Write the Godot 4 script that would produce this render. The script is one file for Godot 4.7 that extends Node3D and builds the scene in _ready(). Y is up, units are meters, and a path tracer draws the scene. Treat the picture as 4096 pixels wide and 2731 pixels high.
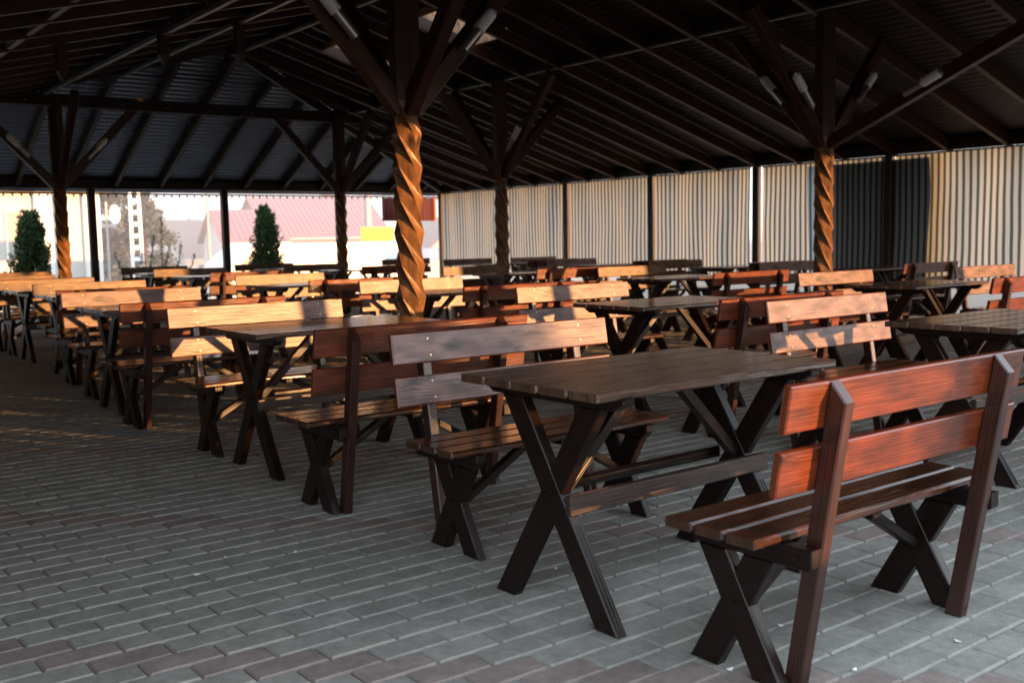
extends Node3D

const EYE := Vector3(-1.41041, 1.19170, 2.69914)
const RIGHT := Vector3(0.79367, -0.01897, 0.60805)
const DOWN := Vector3(-0.07564, -0.99484, 0.06769)
const AHEAD := Vector3(0.60362, -0.09972, -0.79101)
const SUN_TO := Vector3(-0.54, -0.0688, -1.0)

const WALL_X := 11.9
const WALL_Z := -17.3
const NEAR_Z := 1.2
const LEFT_X := -3.0
const RIDGE_X := 5.15
const RISE_X := 0.29
const RISE_Z := 0.47
const PLATE := 2.45

var rng := RandomNumberGenerator.new()
var names := {}
var cache := {}
var M := {}
var pavilion: Node3D


# ---------- bookkeeping ----------
func numbered(called: String) -> String:
	var n: int = names.get(called, 0)
	names[called] = n + 1
	return called if n == 0 else "%s_%03d" % [called, n]


func tag(o: Node, label := "", category := "", group := "", kind := "") -> void:
	if label != "":
		o.set_meta("label", label)
	if category != "":
		o.set_meta("category", category)
	if group != "":
		o.set_meta("group", group)
	if kind != "":
		o.set_meta("kind", kind)


func thing(called: String, at: Vector3, turn := 0.0) -> Node3D:
	var o := Node3D.new()
	o.name = numbered(called)
	add_child(o)
	o.position = at
	o.rotation.y = turn
	return o


func part(parent: Node, called: String, m: Mesh, mat: Material, at := Vector3.ZERO, turn := Basis.IDENTITY) -> MeshInstance3D:
	var o := MeshInstance3D.new()
	o.name = called
	o.mesh = m
	o.material_override = mat
	o.transform = Transform3D(turn, at)
	if parent == self:
		o.name = numbered(called)
	parent.add_child(o, true)
	return o


# ---------- colours and textures ----------
func lin(r: float, g: float, b: float) -> Color:
	return Color(r, g, b).linear_to_srgb()


func material(c: Color, rough := 0.6, tex: Texture2D = null, norm: Texture2D = null, metal := 0.0, spec := 0.5) -> StandardMaterial3D:
	var m := StandardMaterial3D.new()
	m.albedo_color = c
	m.roughness = rough
	m.metallic = metal
	m.metallic_specular = spec
	if tex:
		m.albedo_texture = tex
	if norm:
		m.normal_enabled = true
		m.normal_texture = norm
		m.normal_scale = 0.3
	return m


func noise(sd: int, freq: float, oct := 3) -> FastNoiseLite:
	var n := FastNoiseLite.new()
	n.seed = sd
	n.frequency = freq
	n.fractal_octaves = oct
	n.noise_type = FastNoiseLite.TYPE_SIMPLEX_SMOOTH
	return n


# wood with grain along u: fine streaks, broad bands, a few knots, brush marks of the stain
func wood_image(sd: int, fine: float, broad: float, blot: float, knots: int) -> Array:
	var w := 1024
	var h := 256
	var img := Image.create(w, h, true, Image.FORMAT_RGB8)
	var hgt := Image.create(w, h, false, Image.FORMAT_RGB8)
	var a := noise(sd, 0.02, 3)
	var b := noise(sd + 1, 0.012, 2)
	var c := noise(sd + 2, 0.011, 4)
	var r := RandomNumberGenerator.new()
	r.seed = sd * 7 + 3
	var ks := []
	for i in knots:
		ks.append([r.randf_range(0, w), r.randf_range(20, h - 20), r.randf_range(7, 15)])
	for y in h:
		for x in w:
			var yy := float(y)
			var kd := 0.0
			for k in ks:
				var dx: float = (x - k[0]) / (k[2] * 2.2)
				var dy: float = (y - k[1]) / k[2]
				var q: float = dx * dx + dy * dy
				if q < 9.0:
					yy += signf(dy) * k[2] * 0.9 * exp(-q * 0.5)
					kd = maxf(kd, exp(-q * 1.6))
			var ring := sin((yy + 14.0 * b.get_noise_2d(x * 0.12, yy * 0.35)) * 1.15) * 0.5 + 0.5
			var g := a.get_noise_2d(x * 0.18, yy * 7.0)
			var bl := c.get_noise_2d(x * 0.7 + 300.0, y * 1.6)
			var v := 0.84 + fine * g + broad * (ring - 0.5) + blot * bl - 0.4 * kd
			v = clampf(v, 0.12, 1.0)
			img.set_pixel(x, y, Color(v, v * (1.0 - 0.04 * ring), v * (1.0 - 0.08 * ring)))
			var hv := clampf(0.6 + 0.5 * g - 0.2 * ring, 0, 1)
			hgt.set_pixel(x, y, Color(hv, hv, hv))
	hgt.bump_map_to_normal_map(2.5)
	img.generate_mipmaps()
	return [ImageTexture.create_from_image(img), ImageTexture.create_from_image(hgt)]


func speckle_image(sd: int, size: int, fine: float, mid: float, low: float) -> ImageTexture:
	var img := Image.create(size, size, true, Image.FORMAT_RGB8)
	var n1 := noise(sd, 0.35, 2)
	var n2 := noise(sd + 1, 0.05, 3)
	var n3 := noise(sd + 2, 0.012, 3)
	var r := RandomNumberGenerator.new()
	r.seed = sd
	for y in size:
		for x in size:
			var v := 0.82 + fine * n1.get_noise_2d(x, y) + mid * n2.get_noise_2d(x, y) + low * n3.get_noise_2d(x, y)
			var k := r.randf()
			if k > 0.9985:
				v += 0.22
			elif k < 0.003:
				v -= 0.3
			v = clampf(v, 0.1, 1.0)
			img.set_pixel(x, y, Color(v, v, v * 0.99))
	img.generate_mipmaps()
	return ImageTexture.create_from_image(img)


# ---------- mesh building ----------
func tri(st: SurfaceTool, a: Vector3, b: Vector3, c: Vector3, out_dir: Vector3, grain: Vector3, off: Vector2) -> void:
	var n := (b - a).cross(c - a)
	if n.length() < 1e-10:
		return
	n = n.normalized()
	if n.dot(out_dir) < 0.0:
		n = -n
		var t := b
		b = c
		c = t
	var across := n.cross(grain)
	var along := grain
	if across.length() < 0.3:
		along = Vector3(0, 1, 0) if absf(n.y) < 0.7 else Vector3(1, 0, 0)
		across = n.cross(along)
		along = along * 0.2
	across = across.normalized()
	for p: Vector3 in [a, c, b]:
		st.set_normal(n)
		st.set_uv(Vector2(p.dot(along) / 1.6, p.dot(across) / 0.4) + off)
		st.add_vertex(p)


func quad(st: SurfaceTool, a: Vector3, b: Vector3, c: Vector3, d: Vector3, out_dir: Vector3, grain: Vector3, off := Vector2.ZERO) -> void:
	tri(st, a, b, c, out_dir, grain, off)
	tri(st, a, c, d, out_dir, grain, off)


func inset(poly: PackedVector2Array, d: float) -> PackedVector2Array:
	var res := PackedVector2Array()
	var n := poly.size()
	var mid := Vector2.ZERO
	for p in poly:
		mid += p / n
	for i in n:
		var p0 := poly[(i + n - 1) % n]
		var p1 := poly[i]
		var p2 := poly[(i + 1) % n]
		var e1 := (p1 - p0).normalized()
		var e2 := (p2 - p1).normalized()
		var n1 := Vector2(-e1.y, e1.x)
		var n2 := Vector2(-e2.y, e2.x)
		if n1.dot(mid - p1) < 0:
			n1 = -n1
		if n2.dot(mid - p1) < 0:
			n2 = -n2
		var bis := n1 + n2
		res.append(p1 + bis * (d / maxf(0.35, bis.dot(n1))))
	return res


# convex outline in the plane of ex and ey, thick along ez, with its edges eased by ch
func slab_into(st: SurfaceTool, poly: PackedVector2Array, half: float, ch: float, grain: Vector3, at := Vector3.ZERO, ex := Vector3.RIGHT, ey := Vector3.UP, ez := Vector3.BACK, off := Vector2.ZERO) -> void:
	var n := poly.size()
	var small := inset(poly, ch)
	var mid := Vector2.ZERO
	for p in poly:
		mid += p / n
	var m3 := at + ex * mid.x + ey * mid.y
	for s: float in [-1.0, 1.0]:
		var top := at + ez * (half * s)
		for i in range(1, n - 1):
			tri(st, top + ex * small[0].x + ey * small[0].y, top + ex * small[i].x + ey * small[i].y, top + ex * small[i + 1].x + ey * small[i + 1].y, ez * s, grain, off)
		var rim := at + ez * ((half - ch) * s)
		for i in n:
			var j := (i + 1) % n
			var a := rim + ex * poly[i].x + ey * poly[i].y
			var b := rim + ex * poly[j].x + ey * poly[j].y
			var c := top + ex * small[j].x + ey * small[j].y
			var d := top + ex * small[i].x + ey * small[i].y
			quad(st, a, b, c, d, (a + b + c + d) / 4.0 - m3, grain, off)
	for i in n:
		var j := (i + 1) % n
		var a := ex * poly[i].x + ey * poly[i].y + at
		var b := ex * poly[j].x + ey * poly[j].y + at
		var z := ez * (half - ch)
		quad(st, a - z, b - z, b + z, a + z, (a + b) / 2.0 - m3, grain, off)


func begin() -> SurfaceTool:
	var st := SurfaceTool.new()
	st.begin(Mesh.PRIMITIVE_TRIANGLES)
	return st


func slab(poly: PackedVector2Array, half: float, ch: float, grain: Vector3, ex := Vector3.RIGHT, ey := Vector3.UP, ez := Vector3.BACK, off := Vector2.ZERO) -> ArrayMesh:
	var st := begin()
	slab_into(st, poly, half, ch, grain, Vector3.ZERO, ex, ey, ez, off)
	return st.commit()


func rect(w: float, h: float) -> PackedVector2Array:
	return PackedVector2Array([Vector2(-w / 2, -h / 2), Vector2(w / 2, -h / 2), Vector2(w / 2, h / 2), Vector2(-w / 2, h / 2)])


# board of a given size, grain along its longest side
func board(size: Vector3, ch := 0.003, variant := 0) -> ArrayMesh:
	var key := "b%.3f_%.3f_%.3f_%.4f_%d" % [size.x, size.y, size.z, ch, variant]
	if not cache.has(key):
		var g := Vector3.RIGHT
		if size.y > size.x and size.y >= size.z:
			g = Vector3.UP
		elif size.z > size.x:
			g = Vector3.BACK
		var off := Vector2(fmod(variant * 0.377, 1.0), fmod(variant * 0.613, 1.0))
		cache[key] = slab(rect(size.x, size.y), size.z / 2, ch, g, Vector3.RIGHT, Vector3.UP, Vector3.BACK, off)
	return cache[key]


# a straight timber between two points, in the parent's space
func timber(parent: Node, called: String, a: Vector3, b: Vector3, w: float, h: float, mat: Material, variant := 0, ch := 0.004) -> MeshInstance3D:
	var d := b - a
	var x := d.normalized()
	var up := Vector3.UP if absf(x.y) < 0.95 else Vector3.BACK
	var z := x.cross(up).normalized()
	var y := z.cross(x)
	return part(parent, called, board(Vector3(snappedf(d.length(), 0.001), h, w), ch, variant), mat, (a + b) / 2, Basis(x, y, z))


func lathe(profile: Array, sides := 16) -> ArrayMesh:
	var st := begin()
	if (profile[0] as Vector2).y > (profile[-1] as Vector2).y:
		profile.reverse()
	for i in profile.size() - 1:
		var p: Vector2 = profile[i]
		var q: Vector2 = profile[i + 1]
		for k in sides:
			var t0 := TAU * k / sides
			var t1 := TAU * (k + 1) / sides
			var nr := Vector2(q.y - p.y, p.x - q.x).normalized()
			var vs := [[p, t0], [q, t1], [q, t0], [p, t0], [p, t1], [q, t1]]
			for v in vs:
				st.set_normal(Vector3(nr.x * cos(v[1]), nr.y, nr.x * sin(v[1])))
				st.set_uv(Vector2(v[1] / TAU, v[0].y))
				st.add_vertex(Vector3(v[0].x * cos(v[1]), v[0].y, v[0].x * sin(v[1])))
	return st.commit()


# ---------- furniture ----------
# bench: origin on the floor under the crossing of its legs, its back towards +z
func make_bench(v: int, pale_front: Material, stain: Material, dark: Material, seat_mat: Material) -> Node3D:
	var t := Node3D.new()
	var ez := Vector3.RIGHT
	var ex := Vector3.BACK
	var ey := Vector3.UP
	for i in 3:
		part(t, "seat_plank", board(Vector3(1.14, 0.026, 0.102), 0.007, v + i), seat_mat, Vector3(0, 0.413, -0.108 + 0.108 * i))
	var rake := atan(0.165)
	var tilt := Basis(Vector3.RIGHT, rake)
	for b: Array in [[0.602, 0.116, 4], [0.768, 0.122, 5]]:
		# board on the front of the posts: paler on the seat side, stained behind
		var y: float = b[0]
		var zf := 0.13 + 0.165 * y
		var o := part(t, "back_board", board(Vector3(1.14, b[1], 0.024), 0.004, v + b[2]), stain, Vector3(0, y, zf - 0.0125), tilt)
		part(o, "worn_face", board(Vector3(1.132, b[1] - 0.008, 0.002), 0.0006, v + b[2] + 3), pale_front, Vector3(0, 0, -0.0126))
		for sx: float in [-0.4, 0.4]:
			for sy: float in [-0.032, 0.034]:
				var sc := part(o, "screw", cyl(0.0045, 0.0016), M.brass, Vector3(sx + sy * 0.1, sy, -0.0142), Basis(Vector3.RIGHT, PI / 2))
	for s: float in [-1.0, 1.0]:
		var post := PackedVector2Array([Vector2(0.13, 0), Vector2(0.183, 0), Vector2(0.312, 0.775), Vector2(0.2675, 0.828)])
		part(t, "back_post", slab_key("post%d" % v, post, 0.02, 0.004, Vector3(0, 1, 0.165).normalized(), ex, ey, ez, v + 6), M.bench_post, Vector3(s * 0.399, 0, 0))
		var br := PackedVector2Array([Vector2(-0.165, 0.372), Vector2(-0.14, 0.343), Vector2(0.235, 0.341), Vector2(0.25, 0.352), Vector2(0.25, 0.3985), Vector2(-0.165, 0.3985)])
		part(t, "bearer", slab_key("bear%d" % v, br, 0.022, 0.003, ex, ex, ey, ez, v + 7), dark, Vector3(s * 0.443, 0, 0))
		for d: float in [-1.0, 1.0]:
			var k := 0.565
			var w := 0.05
			var f0 := 0.113 * d
			var f1 := (0.113 - k * 0.3405) * d
			var lg := PackedVector2Array([Vector2(f0 - w, 0), Vector2(f0 + w, 0), Vector2(f1 + w, 0.3405), Vector2(f1 - w, 0.3405)])
			part(t, "leg", slab_key("bleg%d_%d" % [v, int(d)], lg, 0.0205 if d > 0 else 0.0185, 0.004, Vector3(0, 1, -k * d).normalized(), ex, ey, ez, v + 8), dark, Vector3(s * 0.443, 0, 0))
		timber(t, "brace", Vector3(s * 0.42, 0.185, 0.002), Vector3(s * 0.09, 0.375, 0.002), 0.034, 0.034, dark, v)
	for s: float in [-1.0, 1.0]:
		part(t, "bolt", cyl(0.008, 0.008, 10), M.legs, Vector3(s * 0.468, 0.2, 0.0), Basis(Vector3.BACK, PI / 2))
		part(t, "bolt", cyl(0.008, 0.008, 10), M.legs, Vector3(s * 0.469, 0.371, 0.205), Basis(Vector3.BACK, PI / 2))
	part(t, "cleat", board(Vector3(0.045, 0.026, 0.27), 0.003, v), dark, Vector3(0, 0.387, 0.0))
	return t


func cyl(r: float, h: float, sides := 8) -> CylinderMesh:
	var key := "c%.4f_%.4f_%d" % [r, h, sides]
	if not cache.has(key):
		var m := CylinderMesh.new()
		m.top_radius = r
		m.bottom_radius = r
		m.height = h
		m.radial_segments = sides
		m.rings = 1
		cache[key] = m
	return cache[key]


func slab_key(key: String, poly: PackedVector2Array, half: float, ch: float, grain: Vector3, ex: Vector3, ey: Vector3, ez: Vector3, v: int) -> ArrayMesh:
	if not cache.has(key):
		cache[key] = slab(poly, half, ch, grain, ex, ey, ez, Vector2(fmod(v * 0.377, 1.0), fmod(v * 0.613, 1.0)))
	return cache[key]


func make_table(v: int, top_mat: Material, edge: Material, dark: Material) -> Node3D:
	var t := Node3D.new()
	var ez := Vector3.RIGHT
	var ex := Vector3.BACK
	var ey := Vector3.UP
	for i in 5:
		part(t, "top_plank", board(Vector3(1.14 + 0.004 * ((i * 7) % 3), 0.026, 0.1295), 0.006, v + i), top_mat, Vector3(0.002 * ((i * 5) % 3 - 1), 0.737, -0.2685 + 0.13425 * i))
	for s: float in [-1.0, 1.0]:
		var br := PackedVector2Array([Vector2(-0.335, 0.7235), Vector2(-0.335, 0.709), Vector2(-0.29, 0.684), Vector2(0.29, 0.684), Vector2(0.335, 0.709), Vector2(0.335, 0.7235)])
		part(t, "bearer", slab_key("tbear%d" % v, br, 0.023, 0.003, ex, ex, ey, ez, v + 7), dark, Vector3(s * 0.448, 0, 0))
		for d: float in [-1.0, 1.0]:
			var k := 0.64
			var w := 0.05
			var f0 := 0.25 * d
			var f1 := (0.25 - k * 0.683) * d
			var lg := PackedVector2Array([Vector2(f0 - w, 0), Vector2(f0 + w, 0), Vector2(f1 + w, 0.683), Vector2(f1 - w, 0.683)])
			var o := part(t, "leg", slab_key("tleg%d_%d" % [v, int(d)], lg, 0.0215 if d > 0 else 0.0195, 0.004, Vector3(0, 1, -k * d).normalized(), ex, ey, ez, v + 8), dark, Vector3(s * 0.448, 0, 0))
			# the milled bead along the edge of the leg
			var dirv := Vector3(0, 1, -k * d).normalized()
			var nrm := Vector3(0, k * d, 1).normalized() 
			if nrm.z < 0:
				nrm = -nrm
			var foot := Vector3(0, 0.0, f0 + w)
			for q: float in [-0.006, 0.008]:
				var bead := timber(o, "bead", foot + dirv * 0.02 + nrm * 0.0005 + Vector3(q, 0, 0), foot + dirv * 0.36 + nrm * 0.0005 + Vector3(q, 0, 0), 0.005, 0.005, dark, v, 0.002)
		timber(t, "brace", Vector3(s * 0.425, 0.385, 0.004), Vector3(s * 0.08, 0.715, 0.004), 0.034, 0.04, dark, v)
	for s: float in [-1.0, 1.0]:
		part(t, "bolt", cyl(0.011, 0.012, 10), M.legs, Vector3(s * 0.477, 0.39, 0.0), Basis(Vector3.BACK, PI / 2))
	timber(t, "stretcher", Vector3(-0.47, 0.362, 0.083), Vector3(0.5, 0.362, 0.083), 0.03, 0.062, edge, v + 2)
	timber(t, "stretcher", Vector3(-0.42, 0.386, -0.07), Vector3(0.42, 0.386, -0.07), 0.03, 0.04, dark, v + 3, 0.01)
	return t


func place(proto: Node3D, called: String, at: Vector3, turn: float, label: String, category: String, group := "", sx := 1.0) -> Node3D:
	var o := proto.duplicate() as Node3D
	o.name = numbered(called)
	add_child(o)
	o.position = at
	o.rotation.y = turn
	o.scale.x = sx
	tag(o, label, category, group)
	return o


# ---------- pavilion ----------
func roof_h(x: float, z: float) -> float:
	var a := PLATE + RISE_X * (WALL_X - x)
	var ridge := PLATE + RISE_X * (WALL_X - RIDGE_X)
	var l := PLATE - 0.1 + (ridge - PLATE + 0.1) * (x - LEFT_X) / (RIDGE_X - LEFT_X)
	var b := PLATE + RISE_Z * (z - WALL_Z)
	return minf(minf(a, l), b)


func carved_post(called: String, x: float, z: float, braces: Array) -> void:
	var st := begin()
	var r := 0.112
	var seg := 0.2375
	var lift := 0.0
	# squared foot
	slab_into(st, rect(0.175, 0.30), 0.0875, 0.006, Vector3.UP, Vector3(0, 0.15, 0))
	var y := 0.30
	var turn := 0.6
	while y < 2.02:
		var top: Array[Vector3] = []
		var bot: Array[Vector3] = []
		for i in 8:
			var a := TAU * i / 6.0 + turn
			bot.append(Vector3(r * cos(a), y, r * sin(a)))
			top.append(Vector3(r * cos(a), y + seg, r * sin(a)))
		for i in 6:
			# each facet leans one step round: a chiselled twist
			var t0 := top[i + 2]
			var t1 := top[i + 1]
			var b1 := bot[i + 1]
			var b2 := bot[i]
			var o := Vector3((t0 + b2).x, 0, (t0 + b2).z)
			var m := (t0 + b2) / 2.0 * Vector3(1.15, 1, 1.15)
			tri(st, t0, t1, m, o, Vector3.UP, Vector2.ZERO)
			tri(st, t1, b2, m, o, Vector3.UP, Vector2.ZERO)
			tri(st, t0, m, b1, o, Vector3.UP, Vector2.ZERO)
			tri(st, m, b2, b1, o, Vector3.UP, Vector2.ZERO)
		y += seg
	var cap: Array = []
	for i in 6:
		var a := TAU * i / 6.0 + turn
		cap.append(Vector2(r * cos(a), r * sin(a)))
	var o := part(pavilion, called, st.commit(), M.post, Vector3(x, 0, z))
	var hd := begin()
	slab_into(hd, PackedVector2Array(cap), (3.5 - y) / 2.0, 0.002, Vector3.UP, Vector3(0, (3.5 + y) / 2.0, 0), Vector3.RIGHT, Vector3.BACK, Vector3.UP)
	part(o, "shaded_head", hd.commit(), M.frame_red)  # same wood as the shaft; shade above the braces put into a darker colour
	for b: Array in braces:
		var d: Vector3 = b[0]
		timber(o, "brace", Vector3(0, 2.13, 0) + d.normalized() * 0.05, Vector3(0, b[1], 0) + d, 0.10, 0.13, M.frame_red, 3, 0.006)


func wall_lamp(at: Vector3, along: Vector3, label: String) -> void:
	var t := thing("wall_lamp", at)
	var y := along.normalized()
	var xx := y.cross(Vector3(0.3, 0.2, 0.9)).normalized()
	var b := Basis(xx, y, xx.cross(y))
	t.basis = b
	part(t, "glass_tube", lathe([Vector2(0.0, 0.2), Vector2(0.04, 0.195), Vector2(0.046, 0.18), Vector2(0.046, 0.0), Vector2(0.0, 0.0)], 18), M.opal)
	part(t, "metal_tube", lathe([Vector2(0.0, 0.0), Vector2(0.036, 0.0), Vector2(0.036, -0.21), Vector2(0.0, -0.215)], 18), M.steel)
	part(t, "end_cap", lathe([Vector2(0.0, 0.225), Vector2(0.03, 0.222), Vector2(0.034, 0.2), Vector2(0.0, 0.197)], 18), M.steel)
	tag(t, label, "lamp", "tube lamps on the roof braces")


func build_pavilion() -> void:
	pavilion = thing("pavilion", Vector3.ZERO)
	tag(pavilion, "large open timber pavilion with carved posts and dark corrugated hipped roof", "pavilion")
	# carved posts with their braces
	var X := Vector3(1.2, 0, 0)
	var Z := Vector3(0, 0, 1.2)
	carved_post("carved_post", 2.6, -3.78, [[X, 3.42], [-X, 3.42], [Z, 3.42], [-Z, 3.42]])
	carved_post("carved_post", 7.97, -4.04, [[X * 0.9, 3.35], [-X, 3.42], [Vector3(0, 0, 3.2), 3.45], [-Z, 3.42]])
	carved_post("carved_post", 7.79, -9.55, [[X, 3.3], [-X, 3.42], [Z, 3.45], [-Z, 3.45]])
	carved_post("carved_post", 2.78, -14.3, [[X, 3.38], [-X, 3.38], [Z, 3.42]])
	carved_post("carved_post", 7.6, -14.2, [[X, 3.3], [-X, 3.36], [Z, 3.42]])
	# plain posts along the curtain side, the back and the near end
	for z: float in [-17.4, -15.1, -12.9, -10.54, -8.16, -5.77, -3.4, -1.1, 1.15]:
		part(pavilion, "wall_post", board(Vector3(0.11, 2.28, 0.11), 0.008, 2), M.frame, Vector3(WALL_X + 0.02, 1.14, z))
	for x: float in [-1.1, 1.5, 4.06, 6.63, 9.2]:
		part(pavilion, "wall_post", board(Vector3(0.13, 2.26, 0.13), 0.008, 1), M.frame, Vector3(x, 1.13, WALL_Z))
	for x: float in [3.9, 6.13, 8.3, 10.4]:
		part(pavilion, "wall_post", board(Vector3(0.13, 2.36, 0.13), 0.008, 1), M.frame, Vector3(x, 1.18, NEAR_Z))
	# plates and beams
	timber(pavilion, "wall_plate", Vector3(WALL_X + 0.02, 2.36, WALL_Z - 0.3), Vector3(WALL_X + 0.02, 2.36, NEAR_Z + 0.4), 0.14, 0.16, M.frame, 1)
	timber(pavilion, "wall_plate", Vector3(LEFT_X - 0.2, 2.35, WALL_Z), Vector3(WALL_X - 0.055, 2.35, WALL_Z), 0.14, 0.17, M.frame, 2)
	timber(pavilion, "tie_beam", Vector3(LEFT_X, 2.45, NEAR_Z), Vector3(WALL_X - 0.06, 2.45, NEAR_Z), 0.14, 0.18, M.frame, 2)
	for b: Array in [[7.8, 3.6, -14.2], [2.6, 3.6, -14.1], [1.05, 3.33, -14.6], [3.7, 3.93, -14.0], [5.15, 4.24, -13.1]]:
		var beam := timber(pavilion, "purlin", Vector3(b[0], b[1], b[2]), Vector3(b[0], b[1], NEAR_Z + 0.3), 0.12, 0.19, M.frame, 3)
		timber(beam, "lit_edge", Vector3(0, -0.105, 0) + Vector3(-(NEAR_Z + 0.3 - b[2]) / 2.0 + 0.05, 0, 0), Vector3((NEAR_Z + 0.3 - b[2]) / 2.0 - 0.05, -0.105, 0), 0.05, 0.014, M.lit_edge, 0, 0.003)  # pale strip standing in for the lit underside of the beam
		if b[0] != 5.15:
			timber(beam, "lit_edge", Vector3(-(NEAR_Z + 0.3 - b[2]) / 2.0 + 0.05, 0.1, 0.062), Vector3((NEAR_Z + 0.3 - b[2]) / 2.0 - 0.05, 0.1, 0.062), 0.012, 0.03, M.lit_edge, 0, 0.002)  # second pale strip, painted light along the upper edge
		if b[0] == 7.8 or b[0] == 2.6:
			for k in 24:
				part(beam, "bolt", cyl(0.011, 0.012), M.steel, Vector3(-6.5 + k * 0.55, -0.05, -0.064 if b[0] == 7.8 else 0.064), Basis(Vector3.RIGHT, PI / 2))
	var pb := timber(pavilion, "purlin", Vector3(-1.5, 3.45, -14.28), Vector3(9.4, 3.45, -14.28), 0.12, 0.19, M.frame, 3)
	timber(pb, "lit_edge", Vector3(-5.4, -0.1, 0.05), Vector3(5.4, -0.1, 0.05), 0.02, 0.012, M.lit_edge, 0, 0.002)  # pale strip painting the lit lower edge of the back purlin
	for k in 14:
		part(pb, "bolt", cyl(0.011, 0.012), M.steel, Vector3(-5.2 + k * 0.72, -0.03, 0.064), Basis(Vector3.RIGHT, PI / 2))
	# pointed drop posts hanging from the roof timbers
	for d: Array in [[3.7, 3.32, -9.3, 3.86], [2.6, 3.14, -8.8, 3.52], [1.6, 2.92, -9.1, 3.5]]:
		var st := begin()
		var y0: float = d[1] + 0.14
		var y1: float = d[3]
		slab_into(st, rect(0.11, y1 - y0), 0.055, 0.003, Vector3.UP, Vector3(0, (y0 + y1) / 2, 0))
		for k in 4:
			var a := TAU * k / 4.0 + PI / 4
			var b := a + TAU / 4
			var rr := 0.0735
			tri(st, Vector3(rr * cos(a), y0 + 0.001, rr * sin(a)), Vector3(rr * cos(b), y0 + 0.001, rr * sin(b)), Vector3(0, d[1], 0), Vector3(cos((a + b) / 2), -0.4, sin((a + b) / 2)), Vector3.UP, Vector2.ZERO)
		part(pavilion, "drop_post", st.commit(), M.frame_red, Vector3(d[0], 0, d[2]))
	# rafters
	var ridge_y := roof_h(RIDGE_X, 0)
	var drop := 0.10
	var z := -4.06 - 0.82 * 16
	while z < NEAR_Z + 0.3:
		if z > WALL_Z + 0.2:
			var xh := maxf(RIDGE_X, WALL_X - RISE_Z / RISE_X * (z - WALL_Z))
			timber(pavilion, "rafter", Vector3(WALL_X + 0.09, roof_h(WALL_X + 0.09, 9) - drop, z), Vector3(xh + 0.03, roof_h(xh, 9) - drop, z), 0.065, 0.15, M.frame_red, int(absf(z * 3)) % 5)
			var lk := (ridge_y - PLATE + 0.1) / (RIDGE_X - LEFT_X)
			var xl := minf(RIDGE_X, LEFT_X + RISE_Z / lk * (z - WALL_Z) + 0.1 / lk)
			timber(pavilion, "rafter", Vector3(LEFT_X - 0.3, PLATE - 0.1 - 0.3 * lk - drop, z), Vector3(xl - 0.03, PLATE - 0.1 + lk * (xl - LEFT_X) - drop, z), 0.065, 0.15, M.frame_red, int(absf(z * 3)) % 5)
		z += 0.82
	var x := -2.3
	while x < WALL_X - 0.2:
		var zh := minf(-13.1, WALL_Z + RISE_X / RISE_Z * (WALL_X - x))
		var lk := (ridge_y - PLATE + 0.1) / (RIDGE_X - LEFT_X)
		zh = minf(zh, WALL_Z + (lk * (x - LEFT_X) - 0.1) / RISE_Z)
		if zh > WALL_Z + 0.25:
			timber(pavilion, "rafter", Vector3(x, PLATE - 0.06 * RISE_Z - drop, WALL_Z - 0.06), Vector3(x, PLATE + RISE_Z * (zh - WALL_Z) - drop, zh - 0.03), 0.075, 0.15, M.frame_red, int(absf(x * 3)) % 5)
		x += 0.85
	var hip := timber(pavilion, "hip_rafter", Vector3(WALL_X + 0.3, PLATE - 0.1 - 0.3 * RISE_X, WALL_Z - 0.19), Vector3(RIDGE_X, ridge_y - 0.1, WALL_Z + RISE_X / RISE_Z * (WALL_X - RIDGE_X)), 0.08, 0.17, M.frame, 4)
	timber(hip, "lit_edge", Vector3(-3.9, -0.093, 0), Vector3(3.9, -0.093, 0), 0.05, 0.012, M.lit_edge, 0, 0.003)  # light along the hip's lower edge, drawn as a pale strip
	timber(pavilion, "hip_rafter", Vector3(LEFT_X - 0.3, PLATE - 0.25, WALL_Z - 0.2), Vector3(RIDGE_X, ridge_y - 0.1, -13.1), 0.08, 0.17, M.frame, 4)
	# roof sheets, ribbed along the eaves
	var st := begin()
	var step := 0.055
	var holes := [Vector2(-8.95, -8.19), Vector2(-11.41, -10.65)]
	var n := int((WALL_X + 0.5 - RIDGE_X) / step)
	for i in n + 1:
		var xa := WALL_X + 0.5 - i * step
		var xb := maxf(RIDGE_X, xa - step)
		var oa := 0.014 if i % 2 == 0 else 0.0
		var ob := 0.014 - oa
		var za := WALL_Z + RISE_X / RISE_Z * (WALL_X - xa)
		var zb := WALL_Z + RISE_X / RISE_Z * (WALL_X - xb)
		var cuts: Array = [[za, zb, NEAR_Z + 0.35, NEAR_Z + 0.35]]
		if xb > 5.95 and xa < 6.98:
			cuts = [[za, zb, -11.41, -11.41], [-10.65, -10.65, -8.95, -8.95], [-8.19, -8.19, NEAR_Z + 0.35, NEAR_Z + 0.35]]
		for c: Array in cuts:
			var ya := PLATE + RISE_X * (WALL_X - xa) + oa
			var yb := PLATE + RISE_X * (WALL_X - xb) + ob
			quad(st, Vector3(xa, ya, c[0]), Vector3(xb, yb, c[1]), Vector3(xb, yb, c[3]), Vector3(xa, ya, c[2]), Vector3.DOWN, Vector3.BACK)
	var lk2 := (ridge_y - PLATE + 0.1) / (RIDGE_X - LEFT_X)
	n = int((RIDGE_X - LEFT_X + 0.5) / (step * 2))
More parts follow.
